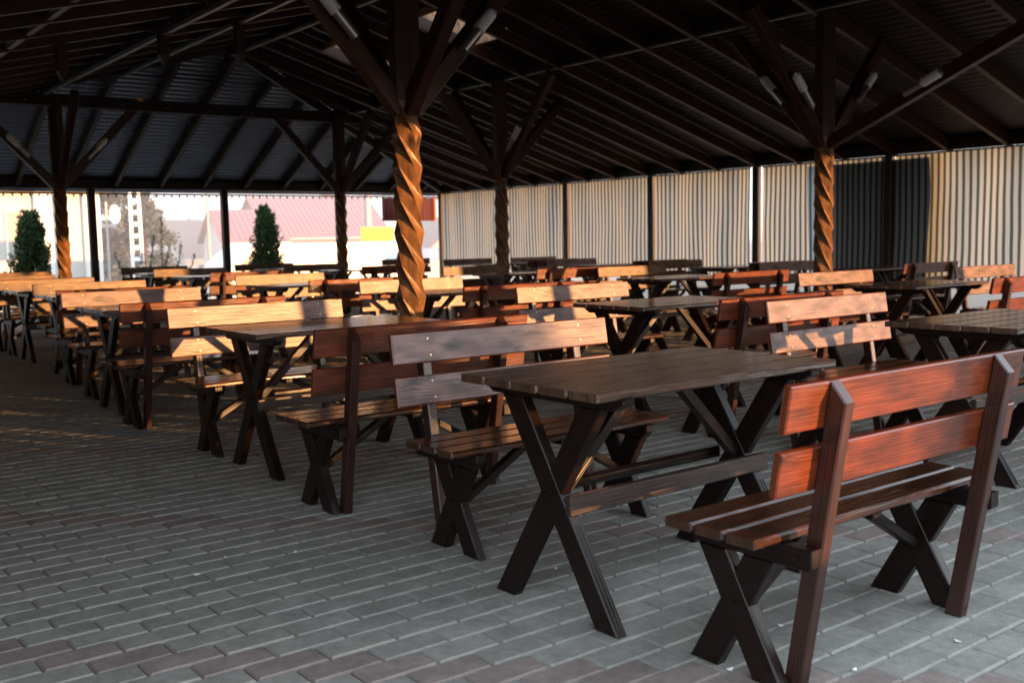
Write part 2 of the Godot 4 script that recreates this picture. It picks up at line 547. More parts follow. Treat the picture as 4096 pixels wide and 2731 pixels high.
	for i in n + 1:
		var xa := LEFT_X - 0.5 + i * step * 2
		var xb := minf(RIDGE_X, xa + step * 2)
		var oa := 0.014 if i % 2 == 0 else 0.0
		var ob := 0.014 - oa
		var ya := PLATE - 0.1 + lk2 * (xa - LEFT_X)
		var yb := PLATE - 0.1 + lk2 * (xb - LEFT_X)
		quad(st, Vector3(xa, ya + oa, WALL_Z + (ya - PLATE) / RISE_Z), Vector3(xb, yb + ob, WALL_Z + (yb - PLATE) / RISE_Z), Vector3(xb, yb + ob, NEAR_Z + 0.35), Vector3(xa, ya + oa, NEAR_Z + 0.35), Vector3.DOWN, Vector3.BACK)
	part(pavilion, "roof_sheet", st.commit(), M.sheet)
	st = begin()
	n = int(4.75 / step)
	for i in n + 1:
		var za := WALL_Z - 0.5 + i * step
		var zb := minf(-13.1, za + step)
		var oa := 0.014 if i % 2 == 0 else 0.0
		var ob := 0.014 - oa
		var ya := PLATE + RISE_Z * (za - WALL_Z)
		var yb := PLATE + RISE_Z * (zb - WALL_Z)
		var ra := WALL_X - (ya - PLATE) / RISE_X
		var rb := WALL_X - (yb - PLATE) / RISE_X
		var la := LEFT_X + (ya - PLATE + 0.1) / lk2
		var lb := LEFT_X + (yb - PLATE + 0.1) / lk2
		quad(st, Vector3(la, ya + oa, za), Vector3(lb, yb + ob, zb), Vector3(rb, yb + ob, zb), Vector3(ra, ya + oa, za), Vector3.DOWN, Vector3.RIGHT)
	part(pavilion, "roof_sheet", st.commit(), M.sheet_sheen)  # back slope of the same roof, with sky sheen in its colour
	# roof lights: a planked kerb standing on the sheet, glazed on top
	for h: Vector2 in holes:
		var sl := part(pavilion, "roof_light", board(Vector3(0.96, 0.006, absf(h.y - h.x) + 0.04), 0.001, 0), M.glass, Vector3(6.5, roof_h(6.5, 0) + 0.28, (h.x + h.y) / 2), Basis(Vector3.BACK, -atan(RISE_X)))
		for k in 6:
			var zz := h.x + 0.063 + k * (h.y - h.x - 0.0) / 6.0
			part(sl, "kerb_plank", board(Vector3(0.02, 0.37, 0.122), 0.003, k), M.pine, Vector3(-0.47, -0.19, zz - (h.x + h.y) / 2))
			part(sl, "kerb_plank", board(Vector3(0.02, 0.37, 0.122), 0.003, k + 2), M.pine, Vector3(0.47, -0.19, zz - (h.x + h.y) / 2))
		for k in 7:
			part(sl, "kerb_plank", board(Vector3(0.126, 0.37, 0.02), 0.003, k), M.pine, Vector3(-0.39 + k * 0.13, -0.19, (h.x - h.y) / 2 - 0.012))
			part(sl, "kerb_plank", board(Vector3(0.126, 0.37, 0.02), 0.003, k + 1), M.pine, Vector3(-0.39 + k * 0.13, -0.19, (h.y - h.x) / 2 + 0.012))
	# closed boarding on the side behind the camera's left, and the gable above the near tie beam
	for k in 74:
		var zz := WALL_Z + 0.125 + k * 0.25
		part(pavilion, "wall_board", board(Vector3(0.03, 2.34, 0.246), 0.004, k % 5), M.frame, Vector3(LEFT_X, 1.17, zz))
	for k in 60:
		var xx := LEFT_X + 0.125 + k * 0.25
		if xx < WALL_X:
			var top := roof_h(xx, 9.0) - 0.02
			if top - 2.545 > 0.1:
				part(pavilion, "gable_board", board(Vector3(0.246, snappedf(top - 2.545, 0.01), 0.03), 0.004, k % 5), M.frame, Vector3(xx, (top + 2.545) / 2, NEAR_Z))


# ---------- paving ----------
func build_floor() -> void:
	var bed := part(self, "pavement", board(Vector3(17.6, 0.12, 25.0), 0.002), M.joint, Vector3(4.9, -0.0725, -6.3))
	tag(bed, "", "", "", "structure")
	var L := 0.224
	var W := 0.112
	var st := begin()
	var hx := L / 2 - 0.0012
	var hz := W / 2 - 0.0012
	var c := 0.008
	var d := 0.0075
	var tp := [Vector3(-hx + c, 0, -hz + c), Vector3(hx - c, 0, -hz + c), Vector3(hx - c, 0, hz - c), Vector3(-hx + c, 0, hz - c)]
	var lo := [Vector3(-hx, -d, -hz), Vector3(hx, -d, -hz), Vector3(hx, -d, hz), Vector3(-hx, -d, hz)]
	quad(st, tp[0], tp[1], tp[2], tp[3], Vector3.UP, Vector3.RIGHT)
	for i in 4:
		var j := (i + 1) % 4
		quad(st, tp[i], tp[j], lo[j], lo[i], (lo[i] + lo[j]) + Vector3(0, 0.05, 0), Vector3.RIGHT)
		quad(st, lo[i], lo[j], lo[j] + Vector3(0, -0.01, 0), lo[i] + Vector3(0, -0.01, 0), (lo[i] + lo[j]) * Vector3(1, 0, 1), Vector3.RIGHT)
	var mesh := st.commit()
	var all := []
	for row in range(-155, 40):
		var zc := (row - 0.5) * W
		for k in range(-40, 80):
			var xc := (row + 2 * k + 1) * W
			if xc < -3.6 or xc > 12.6:
				continue
			var red := posmod(k + 2, 9) == 0
			var p := Vector3(xc, 0, zc)
			var v := p - EYE
			var dep := v.dot(AHEAD)
			var sx := v.dot(RIGHT) / maxf(dep, 0.01)
			var sy := v.dot(DOWN) / maxf(dep, 0.01)
			var seen := dep > 0.5 and absf(sx) < 0.51 and sy < 0.345
			all.append([dep if seen else 100.0 + p.length(), p, red])
	all.sort_custom(func(a, b): return a[0] < b[0])
	var mm := MultiMesh.new()
	mm.transform_format = MultiMesh.TRANSFORM_3D
	mm.use_colors = true
	mm.mesh = mesh
	mm.instance_count = all.size() - 300
	var tones := []
	for k in 4:
		tones.append(M.paver[k])
	for i in all.size():
		var p: Vector3 = all[i][1]
		p.y = rng.randf_range(-0.0014, 0.0006)
		p.x += rng.randf_range(-0.0006, 0.0006)
		var b := Basis.from_euler(Vector3(rng.randfn(0, 0.004), rng.randfn(0, 0.0025), rng.randfn(0, 0.0025)))
		var tone := rng.randi() % 3
		if i < 300:
			var m: Material = M.paver_red[tone] if all[i][2] else M.paver[tone]
			part(bed, "paver", mesh, m, p - bed.position, b)
		else:
			mm.set_instance_transform(i - 300, Transform3D(b, p - bed.position))
			var f := [0.95, 1.0, 1.05][tone] as float
			mm.set_instance_color(i - 300, Color(0.385 * f, 0.32 * f, 0.30 * f) if all[i][2] else Color(0.425 * f, 0.42 * f, 0.39 * f))
	var rest := MultiMeshInstance3D.new()
	rest.name = "pavers"
	rest.multimesh = mm
	rest.material_override = M.paver_all
	bed.add_child(rest)
	tag(rest, "", "", "", "stuff")


func build_ground() -> void:
	var st := begin()
	var xs := [-400.0, -150.0, -60.0, -25.0, -8.0, 4.0, 14.0, 24.0, 40.0, 80.0, 180.0, 450.0]
	var zs := [260.0, 90.0, 30.0, 6.0, -6.0, -18.9, -21.0, -23.0, -27.0, -33.0, -42.0, -60.0, -100.0, -220.0, -500.0]
	for i in xs.size() - 1:
		for j in zs.size() - 1:
			var pts := []
			for q: Array in [[i, j], [i + 1, j], [i + 1, j + 1], [i, j + 1]]:
				pts.append(Vector3(xs[q[0]], ground_y(xs[q[0]], zs[q[1]]), zs[q[1]]))
			quad(st, pts[0], pts[1], pts[2], pts[3], Vector3.UP, Vector3.RIGHT)
	var o := part(self, "ground", st.commit(), M.asphalt)
	tag(o, "", "", "", "structure")


func ground_y(_x: float, z: float) -> float:
	if z > -20.0:
		return -0.14
	return lerpf(-0.14, -3.2, clampf((-20.0 - z) / 40.0, 0.0, 1.0)) + minf(0.0, 0.0)


# ---------- curtains ----------
func curtain(z0: float, z1: float, sd: int, label: String) -> void:
	var t := thing("striped_curtain", Vector3(WALL_X + 0.02, 0, (z0 + z1) / 2))
	tag(t, label, "curtain", "striped curtains on the long side")
	var st := begin()
	var r := RandomNumberGenerator.new()
	r.seed = sd
	var n1 := noise(sd, 0.9, 2)
	var wid := z1 - z0
	var ph := r.randf() * 6.0
	var at := -wid / 2
	var k := 0
	var rows := 8
	while at < wid / 2 - 0.005:
		var w := 0.054 if k % 2 == 0 else 0.041
		var e := minf(at + w, wid / 2)
		var col := Color(0.385, 0.405, 0.435) if k % 2 == 0 else Color(0.06, 0.09, 0.075)
		for s in 3:
			var a := lerpf(at, e, s / 3.0)
			var b := lerpf(at, e, (s + 1) / 3.0)
			for j in rows:
				var ps := []
				var ns := []
				for q: Array in [[a, j], [b, j], [b, j + 1], [a, j + 1]]:
					var y: float = 2.255 - 1.74 * float(q[1]) / rows
					var u: float = q[0]
					var amp := 0.013 + 0.008 * sin(u * 1.3 + ph)
					var f := func(uu: float) -> float: return amp * sin(uu * 9.0 + ph + 0.5 * sin(y * 1.6 + ph)) + 0.03 * n1.get_noise_2d(uu, y * 0.4)
					var sway: float = 0.012 * n1.get_noise_2d(u * 0.5 + 40.0, y) * (2.2 - y)
					ps.append(Vector3(f.call(u), y, u + sway))
					ns.append(Vector3(1, 0, -(f.call(u + 0.01) - f.call(u - 0.01)) / 0.02).normalized())
				for q: int in [0, 2, 1, 0, 3, 2]:
					st.set_normal(ns[q])
					st.set_color(col)
					st.add_vertex(ps[q])
		at = e
		k += 1
	part(t, "cloth", st.commit(), M.cloth)
	timber(t, "rail", Vector3(0, 2.262, -wid / 2), Vector3(0, 2.262, wid / 2), 0.022, 0.022, M.frame, 0, 0.006)


# ---------- plants ----------
func leaf(st: SurfaceTool, p: Vector3, dir: Vector3, size: float, wide: float, col: Color, r: RandomNumberGenerator) -> void:
	var side := dir.cross(Vector3(r.randfn(), r.randfn(), r.randfn())).normalized() * size * wide
	var tip := p + dir * size
	var n := dir.cross(side).normalized()
	for v: Vector3 in [p, p + dir * size * 0.5 + side, tip, p, tip, p + dir * size * 0.5 - side]:
		st.set_normal(n)
		st.set_color(col)
		st.add_vertex(v)


func thuja(at: Vector3, hgt: float, rad: float, sd: int, label: String) -> void:
	var t := thing("thuja", at)
	tag(t, label, "tree", "clipped thujas behind the pavilion")
	var r := RandomNumberGenerator.new()
	r.seed = sd
	part(t, "trunk", lathe([Vector2(0.05, 0.0), Vector2(0.035, hgt * 0.5), Vector2(0.008, hgt * 0.93)], 8), M.bark)
	var st := begin()
	for i in 360:
		var f := pow(r.randf(), 0.8)
		var ph := r.randf() * TAU
		var y := hgt * (0.02 + 0.86 * f)
		var lump := 1.0 + 0.2 * sin(ph * 3.0 + y * 5.0) + 0.14 * sin(ph * 2.0 - y * 11.0)
		var rr := rad * pow(1.0 - f, 0.62) * lump * r.randf_range(0.45, 1.0)
		var root := Vector3(cos(ph) * rr, y, sin(ph) * rr)
		var lean := (Vector3(cos(ph) * 0.35, 1.0, sin(ph) * 0.35) + Vector3(r.randfn(), 0, r.randfn()) * 0.14).normalized()
		var ln := r.randf_range(0.16, 0.34) * (1.0 if f < 0.9 else 0.8)
		for k in 42:
			var q := r.randf()
			var wdt := 0.055 * (1.0 - q * 0.75)
			var p := root + lean * ln * q + Vector3(r.randfn(), r.randfn() * 0.5, r.randfn()) * wdt
			var dir := (lean + Vector3(r.randfn(), r.randfn(), r.randfn()) * 0.4).normalized()
			var g := r.randf_range(0.6, 1.3)
			leaf(st, p, dir, r.randf_range(0.04, 0.085), 0.24, Color(0.04 * g, 0.075 * g, 0.024 * g), r)
	part(t, "crown", st.commit(), M.leaf)


func broad_tree(called: String, at: Vector3, hgt: float, rad: float, base: float, count: int, leafsize: float, col: Color, sd: int, label: String, cone := false, group := "") -> Node3D:
	var t := thing(called, at)
	tag(t, label, "tree", group)
	var r := RandomNumberGenerator.new()
	r.seed = sd
	var tr := begin()
	var limbs := []
	for i in 26:
		var f := r.randf()
		var y := lerpf(base * 0.8, hgt * 0.9, f)
		var ph := r.randf() * TAU
		var reach := rad * (1.05 - f if cone else sin(PI * (0.12 + 0.8 * f))) * r.randf_range(0.6, 1.0)
		limbs.append([Vector3(0, y, 0), Vector3(cos(ph) * reach, y + (reach * (-0.15 if cone else 0.6)), sin(ph) * reach)])
	limbs.append([Vector3.ZERO, Vector3(0, hgt * 0.95, 0)])
	for l: Array in limbs:
		var a: Vector3 = l[0]
		var b: Vector3 = l[1]
		var w := 0.03 * hgt if a == Vector3.ZERO else 0.009 * hgt
		var d := (b - a).normalized()
		var s := d.cross(Vector3(0.31, 0.2, 0.77)).normalized()
		var u := d.cross(s)
		for k in 5:
			var p0 := s * cos(TAU * k / 5) + u * sin(TAU * k / 5)
			var p1 := s * cos(TAU * (k + 1) / 5) + u * sin(TAU * (k + 1) / 5)
			quad(tr, a + p0 * w, a + p1 * w, b + p1 * w * 0.2, b + p0 * w * 0.2, p0 + p1, d)
	part(t, "trunk", tr.commit(), M.bark)
	var st := begin()
	var per := count / 26
	for i in 26:
		var a: Vector3 = limbs[i][0]
		var b: Vector3 = limbs[i][1]
		for k in per:
			var q := r.randf_range(0.25, 1.05)
			var spread := rad * (0.16 if cone else 0.26)
			var p := a.lerp(b, q) + Vector3(r.randfn(), r.randfn() * 0.8, r.randfn()) * spread * 0.6
			var dir := ((b - a).normalized() * 0.6 + Vector3(r.randfn(), r.randfn() - (0.3 if cone else 0.0), r.randfn())).normalized()
			var g := r.randf_range(0.6, 1.35)
			leaf(st, p, dir, leafsize * r.randf_range(0.6, 1.3), 0.3, Color(col.r * g, col.g * g, col.b * g), r)
	part(t, "crown", st.commit(), M.leaf)
	return t


# ---------- what stands outside ----------
func house(called: String, at: Vector3, turn: float, w: float, d: float, eave: float, ridge: float, wall: Material, roof: Material, label: String, wins: Array) -> Node3D:
	var t := thing(called, at, turn)
	tag(t, label, "house")
	var prof := PackedVector2Array([Vector2(-d / 2, 0), Vector2(d / 2, 0), Vector2(d / 2, eave), Vector2(0, ridge), Vector2(-d / 2, eave)])
	part(t, "wall", slab(prof, w / 2, 0.01, Vector3.UP, Vector3.BACK, Vector3.UP, Vector3.RIGHT), wall)
	var sl := Vector2(d / 2, ridge - eave)
	var len := sl.length() + 0.5
	var ang := atan2(ridge - eave, d / 2)
	for s: float in [-1.0, 1.0]:
		var b := Basis(Vector3.RIGHT, s * ang)
		var mid := Vector3(0, (ridge + eave) / 2 + 0.06, s * d / 4) + b * Vector3(0, 0.0, s * 0.22)
		var rf := part(t, "roof", board(Vector3(w + 0.7, 0.09, len), 0.01), roof, mid, b)
		if s > 0:
			var n := int((w + 0.7) / 0.35)
			for k in n:
				part(rf, "seam", board(Vector3(0.05, 0.05, len - 0.02), 0.01), roof, Vector3(-(w + 0.7) / 2 + 0.2 + k * 0.35, 0.065, 0))
			part(rf, "gutter", board(Vector3(w + 0.7, 0.12, 0.12), 0.03), M.offwhite, Vector3(0, -0.06, len / 2 + 0.05))
	for q: Array in wins:
		var wn := part(t, "window", board(Vector3(q[2], q[3], 0.08), 0.01), M.offwhite, Vector3(q[0], q[1], d / 2 + 0.02))
		part(wn, "pane", board(Vector3(q[2] - 0.16, q[3] - 0.16, 0.03), 0.004), M.darkglass, Vector3(0, 0, 0.04))
	return t


func build_outside() -> void:
	# cream building beyond the back, with pilasters and a plinth
	var cb := thing("cream_building", Vector3(2.2, ground_y(0, -31), -32.0))
	tag(cb, "cream rendered building with pilasters and lettering on its front", "building")
	part(cb, "wall", board(Vector3(11.6, 6.0, 2.5), 0.02), M.cream, Vector3(0, 3.0, 0))
	part(cb, "plinth", board(Vector3(11.64, 1.0, 2.6), 0.02), M.plinth, Vector3(0, 0.5, 0))
	part(cb, "eaves_board", board(Vector3(11.9, 0.2, 2.9), 0.02), M.pine, Vector3(0, 3.95, 0.12))
	for px: float in [2.4, 4.1, 5.5]:
		part(cb, "pilaster", board(Vector3(0.5, 2.9, 0.16), 0.02), M.offwhite, Vector3(px, 2.45, 1.31))
	for w: Array in [[-1.5, 2.7, 1.0, 1.4], [0.9, 2.7, 1.0, 1.4], [3.3, 2.6, 0.55, 1.5]]:
		var wn := part(cb, "window", board(Vector3(w[2], w[3], 0.1), 0.01), M.offwhite, Vector3(w[0], w[1], 1.27))
		part(wn, "pane", board(Vector3(w[2] - 0.14, w[3] - 0.14, 0.04), 0.004), M.paleglass, Vector3(0, 0, 0.04))
	# oval sign on a bracket at the corner of that building
	var ov := thing("oval_sign", Vector3(7.03, 2.04, -26.0))
	tag(ov, "white oval sign on a bracket beside the cream building", "sign")
	var oval := PackedVector2Array()
	for k in 28:
		oval.append(Vector2(0.14 * cos(TAU * k / 28), 0.27 * sin(TAU * k / 28)))
	part(ov, "face", slab(oval, 0.03, 0.008, Vector3.UP), M.white)
	timber(ov, "mast", Vector3(-0.2, -3.0, -0.06), Vector3(-0.2, 0.35, -0.06), 0.05, 0.05, M.pole, 0)
	timber(ov, "bracket", Vector3(-0.2, 0.1, -0.05), Vector3(0.0, 0.1, -0.05), 0.03, 0.03, M.pole, 0)
	# lattice pole of concrete
	var lp := thing("utility_pole", Vector3(8.2, ground_y(0, -28), -28.0))
	tag(lp, "pale concrete utility pole with a ladder of openings", "pole")
	for s: float in [-1.0, 1.0]:
		timber(lp, "pole_leg", Vector3(s * 0.15, 0, 0), Vector3(s * 0.09, 8.5, 0), 0.09, 0.07, M.white, 0)
	for k in 24:
		part(lp, "rung", board(Vector3(0.3 - k * 0.005, 0.12, 0.085), 0.004), M.white, Vector3(0, 0.2 + k * 0.34, 0))
	var gp := thing("utility_pole", Vector3(17.1, ground_y(0, -30), -30.0))
	tag(gp, "grey round utility pole behind the yellow sign", "pole")
	part(gp, "shaft", lathe([Vector2(0.14, 0), Vector2(0.09, 8.0), Vector2(0, 8.0)], 12), M.pole)
	part(gp, "cross_arm", board(Vector3(1.4, 0.1, 0.1), 0.01), M.pole, Vector3(0, 7.6, 0))
	var tp := thing("utility_pole", Vector3(15.0, ground_y(0, -40), -40.0))
	tag(tp, "thin far utility pole in front of the dark roofed house", "pole")
	part(tp, "shaft", lathe([Vector2(0.07, 0), Vector2(0.05, 6.1), Vector2(0, 6.1)], 10), M.pole)
	part(tp, "cross_arm", board(Vector3(0.8, 0.06, 0.06), 0.008), M.pole, Vector3(0, 5.8, 0))
	# houses
	var h1 := house("red_roof_house", Vector3(31.4, -3.2, -63.5), -0.06, 8.4, 7.0, 4.95, 7.45, M.brickwall, M.redroof, "house with a wide pale red ribbed roof above the white van", [[-3.6, 3.2, 1.2, 1.5], [-0.8, 3.2, 1.2, 1.5], [2.2, 3.2, 1.2, 1.5]])
	part(h1, "chimney", board(Vector3(0.7, 1.6, 0.7), 0.02), M.brickwall, Vector3(2.0, 7.1, -1.2))
	house("annex_house", Vector3(24.3, -3.2, -58.5), -0.12, 3.6, 5.0, 4.7, 6.4, M.offwhite, M.redroof, "small wing with a red ribbed roof beside the larger red roof", [[0.2, 3.0, 1.0, 1.3]])
	house("grey_gable_house", Vector3(41.0, -3.2, -61.0), 1.35, 7.0, 6.5, 3.2, 6.0, M.paleblue, M.greyroof, "pale house with a white trimmed gable behind the red banner", [[0.0, 2.2, 1.2, 1.2]])
	house("dark_roof_house", Vector3(34.5, -3.2, -92.0), 0.2, 9.0, 7.0, 3.4, 6.6, M.offwhite, M.greyroof, "far house with a dark pitched roof between the pole and the posts", [[-2.4, 2.0, 1.2, 1.4], [0.2, 2.0, 1.2, 1.4], [2.6, 2.0, 1.2, 1.4]])
	# white panel van
	var van := thing("panel_van", Vector3(11.6, ground_y(0, -24), -24.0))
	tag(van, "white panel van parked behind the pavilion", "van")
	var body := PackedVector2Array([Vector2(-2.6, 0.4), Vector2(2.75, 0.4), Vector2(2.75, 1.58), Vector2(2.6, 1.63), Vector2(-1.75, 1.63), Vector2(-1.95, 1.58), Vector2(-2.5, 1.15), Vector2(-2.72, 0.85)])
	part(van, "body", slab(body, 0.92, 0.06, Vector3.RIGHT), M.carwhite)
	var glass := PackedVector2Array([Vector2(-2.33, 1.06), Vector2(-1.55, 1.06), Vector2(-1.55, 1.42), Vector2(-1.9, 1.42)])
	part(van, "side_window", slab(glass, 0.01, 0.003, Vector3.RIGHT), M.paleglass, Vector3(0, 0, 0.925))
	for wx: float in [-1.75, 1.75]:
		var wh := part(van, "wheel", cyl(0.34, 0.22, 24), M.tyre, Vector3(wx, 0.34, 0.82), Basis(Vector3.RIGHT, PI / 2))
		part(wh, "hubcap", cyl(0.19, 0.03, 20), M.steel, Vector3(0, 0.115, 0))
	# signs
	var ys := thing("yellow_sign", Vector3(14.7, ground_y(0, -25), -25.2))
	tag(ys, "yellow sign panel on posts above the white van", "sign")
	part(ys, "panel", board(Vector3(1.15, 0.58, 0.05), 0.006), M.yellow, Vector3(0, 1.86, 0))
	for s: float in [-0.45, 0.45]:
		timber(ys, "post", Vector3(s, 0, -0.06), Vector3(s, 2.1, -0.06), 0.06, 0.06, M.pole, 0)
	timber(ys, "mark", Vector3(-0.2, 1.7, 0.03), Vector3(-0.2, 1.98, 0.03), 0.012, 0.02, M.dark, 0, 0.002)
	timber(ys, "mark", Vector3(-0.19, 1.98, 0.03), Vector3(0.1, 2.0, 0.03), 0.012, 0.02, M.dark, 0, 0.002)
	var rs := thing("red_banner", Vector3(11.55, 1.93, -18.2))
	tag(rs, "dark red banner hung under the back eaves beside the corner post", "banner")
	var bp := begin()
	for k in 30:
		var u0 := -0.75 + k * 0.05
		var u1 := u0 + 0.05
		var f := func(u: float) -> float: return 0.018 * sin(u * 22.0) + 0.01 * sin(u * 51.0)
		quad(bp, Vector3(u0, -0.27, f.call(u0)), Vector3(u1, -0.27, f.call(u1)), Vector3(u1, 0.27, f.call(u1)), Vector3(u0, 0.27, f.call(u0)), Vector3.BACK, Vector3.RIGHT)
	part(rs, "cloth", bp.commit(), M.redcloth)
	part(rs, "backlit_edge", board(Vector3(0.045, 0.54, 0.02), 0.004), M.backlit_orange, Vector3(0.725, 0, 0.004))  # orange strip painting the light that comes through the banner's edge
	for s: float in [-0.7, -0.2, 0.3, 0.7]:
		timber(rs, "cord", Vector3(s, 0.26, 0), Vector3(s, 0.4, 0), 0.008, 0.008, M.dark, 0, 0.002)
	var bs := thing("blue_sign", Vector3(14.65, ground_y(0, -22), -22.0))
	tag(bs, "blue sign with a white letter near the corner post", "sign")
	part(bs, "panel", board(Vector3(0.75, 0.34, 0.04), 0.004), M.blue, Vector3(0, 1.1, 0))
	for s: float in [-0.3, 0.3]:
		timber(bs, "post", Vector3(s, 0, -0.05), Vector3(s, 1.25, -0.05), 0.04, 0.04, M.pole, 0)
	var tm := TextMesh.new()
	tm.text = "SA"
	tm.font_size = 48
	tm.pixel_size = 0.0052
	tm.depth = 0.01
	var sf := SystemFont.new()
	sf.font_names = PackedStringArray(["Droid Sans"])
	sf.font_weight = 700
	tm.font = sf
	part(bs, "lettering", tm, M.white, Vector3(-0.02, 1.1, 0.026))
	# haze lying over the lower ground behind the pavilion
	var hz := FogVolume.new()
	hz.name = "haze"
	hz.shape = RenderingServer.FOG_VOLUME_SHAPE_BOX
	hz.size = Vector3(140, 24, 110)
	hz.position = Vector3(30, 6, -86)
	var fm := FogMaterial.new()
	fm.density = 0.014
	fm.albedo = Color(0.92, 0.94, 0.97)
	hz.material = fm
	add_child(hz)
	tag(hz, "", "", "", "structure")
	# plants
	thuja(Vector3(3.3, -0.14, -18.8), 2.08, 0.38, 11, "bushy thuja beside the cream building")
	thuja(Vector3(8.15, -0.14, -18.8), 2.22, 0.36, 12, "slim thuja standing before the red roofed house")
	broad_tree("spruce_tree", Vector3(13.5, ground_y(0, -44), -44.0), 9.0, 2.2, 1.0, 13000, 0.22, Color(0.10, 0.115, 0.10), 21, "tall grey green spruce behind the concrete utility pole", true)
	broad_tree("spruce_tree", Vector3(12.6, ground_y(0, -48), -48.0), 9.5, 2.6, 1.0, 13000, 0.24, Color(0.12, 0.118, 0.108), 22, "brownish spruce showing between the oval sign and the utility pole", true)
	for q: Array in [[26.0, -110.0, 6.0, 31], [33.0, -115.0, 6.6, 32], [39.0, -120.0, 6.4, 33], [46.0, -125.0, 7.0, 34], [21.0, -105.0, 6.2, 35]]:
		broad_tree("bare_tree", Vector3(q[0], -3.2, q[1]), q[2], 4.0, 1.5, 3200, 0.5, Color(0.16, 0.11, 0.085), q[3], "brown bare tree on the far slope behind the houses", false, "far brown trees")
	# spindly shrub in the back opening
	var sh := thing("spindly_shrub", Vector3(6.0, -0.14, -19.6))
	tag(sh, "spindly green shrub with upright shoots behind the back benches", "shrub")
	var r := RandomNumberGenerator.new()
	r.seed = 77
	var stem := begin()
	var lv := begin()
	for b: Array in [[-0.75, 1.1, -0.25], [-0.1, 1.5, 0.2], [0.12, 1.95, 0.05], [0.2, 1.3, 0.28], [0.5, 1.35, 0.18], [0.75, 1.1, 0.3], [-0.35, 1.2, -0.1]]:
		var a := Vector3(b[0] - b[2], 0, r.randf_range(-0.1, 0.1))
		var e := Vector3(b[0] + b[2] * 0.4, b[1], r.randf_range(-0.15, 0.15))
		slab_into(stem, rect(0.014, (e - a).length()), 0.007, 0.002, Vector3.UP, (a + e) / 2, (e - a).normalized().cross(Vector3.BACK), (e - a).normalized(), Vector3.BACK)
		for k in 130:
			var f := r.randf_range(0.15, 1.02)
			var dir := Vector3(r.randfn(), 0.9 + r.randf(), r.randfn()).normalized()
			var g := r.randf_range(0.7, 1.3)
			leaf(lv, a.lerp(e, f) + Vector3(r.randfn(), r.randfn(), r.randfn()) * 0.02, dir, r.randf_range(0.04, 0.09), 0.2, Color(0.04 * g, 0.085 * g, 0.03 * g), r)
	part(sh, "stem", stem.commit(), M.bark)
	part(sh, "foliage", lv.commit(), M.leaf)
	# boarded shutter behind one curtain bay
	var bd := thing("boarded_shutter", Vector3(12.1, 0, -5.95))
	tag(bd, "dark boarded shutter standing behind a striped curtain", "shutter")
	for k in 10:
		part(bd, "board", board(Vector3(0.03, 2.3, 0.19), 0.004, k), M.frame, Vector3(0, 1.08, -0.78 + k * 0.193))
	# low plank fence and a small tree outside the near end, which shade the floor and the first bench
	var fe := thing("low_fence", Vector3(6.0, -0.14, 6.4))
	tag(fe, "low horizontal plank fence beyond the near end of the pavilion", "fence")
	for k in 6:
		part(fe, "rail", board(Vector3(24.0, 0.138, 0.03), 0.004, k), M.frame, Vector3(0, 0.075 + k * 0.143, 0))
	for k in 11:
		part(fe, "post", board(Vector3(0.08, 0.86, 0.08), 0.005, k), M.frame, Vector3(-11.8 + k * 2.36, 0.43, 0.056))
	broad_tree("young_tree", Vector3(8.0, -0.14, 13.0), 2.5, 1.0, 0.6, 2400, 0.15, Color(0.06, 0.09, 0.03), 41, "young leafy tree outside the near end of the pavilion")


# ---------- scene ----------
func _ready() -> void:
	rng.seed = 20240
	var cam := Camera3D.new()
	cam.name = "camera"
	add_child(cam)
	cam.transform = Transform3D(Basis(RIGHT, -DOWN, -AHEAD).orthonormalized(), EYE)
	cam.fov = 36.88
	cam.near = 0.05
	cam.far = 900.0
	cam.current = true
	var att := CameraAttributesPhysical.new()
	att.exposure_aperture = 2.4
	att.frustum_focus_distance = 4.2
	att.frustum_focal_length = 23.0
	cam.attributes = att
	cam.fov = 36.88
	var env := Environment.new()
	env.background_mode = Environment.BG_SKY
	var sky := Sky.new()
	var sm := ProceduralSkyMaterial.new()
	sm.sky_top_color = Color(0.57, 0.61, 0.655)
	sm.sky_horizon_color = Color(0.845, 0.845, 0.84)
	sm.sky_curve = 0.2
	sm.ground_bottom_color = Color(0.2, 0.2, 0.2)
	sm.ground_horizon_color = Color(0.6, 0.58, 0.55)
	sm.sun_angle_max = 25.0
	sky.sky_material = sm
	env.background_energy_multiplier = 2.1
	env.sky = sky
	env.volumetric_fog_enabled = true
	env.volumetric_fog_density = 0.0
	env.tonemap_mode = Environment.TONE_MAPPER_LINEAR
	env.tonemap_exposure = 2.9
	env.sdfgi_enabled = true
	env.ssao_enabled = true
	env.ssil_enabled = true
	var we := WorldEnvironment.new()
	we.name = "world"
	we.environment = env
	add_child(we)
	var sun := DirectionalLight3D.new()
	sun.name = "sun"
	add_child(sun)
	sun.light_energy = 1.4
	sun.light_color = Color(1.0, 0.73, 0.46)
	sun.light_angular_distance = 0.6
	sun.shadow_enabled = true
	sun.basis = Basis.looking_at(SUN_TO.normalized(), Vector3.UP)

	make_materials()
	build_ground()
	build_floor()
	build_pavilion()
	furniture()
	build_curtains()
	lamps()
	build_outside()


func varnish(m: StandardMaterial3D) -> StandardMaterial3D:
	m.clearcoat_enabled = true
	m.clearcoat = 0.5
	m.clearcoat_roughness = 0.14
	return m


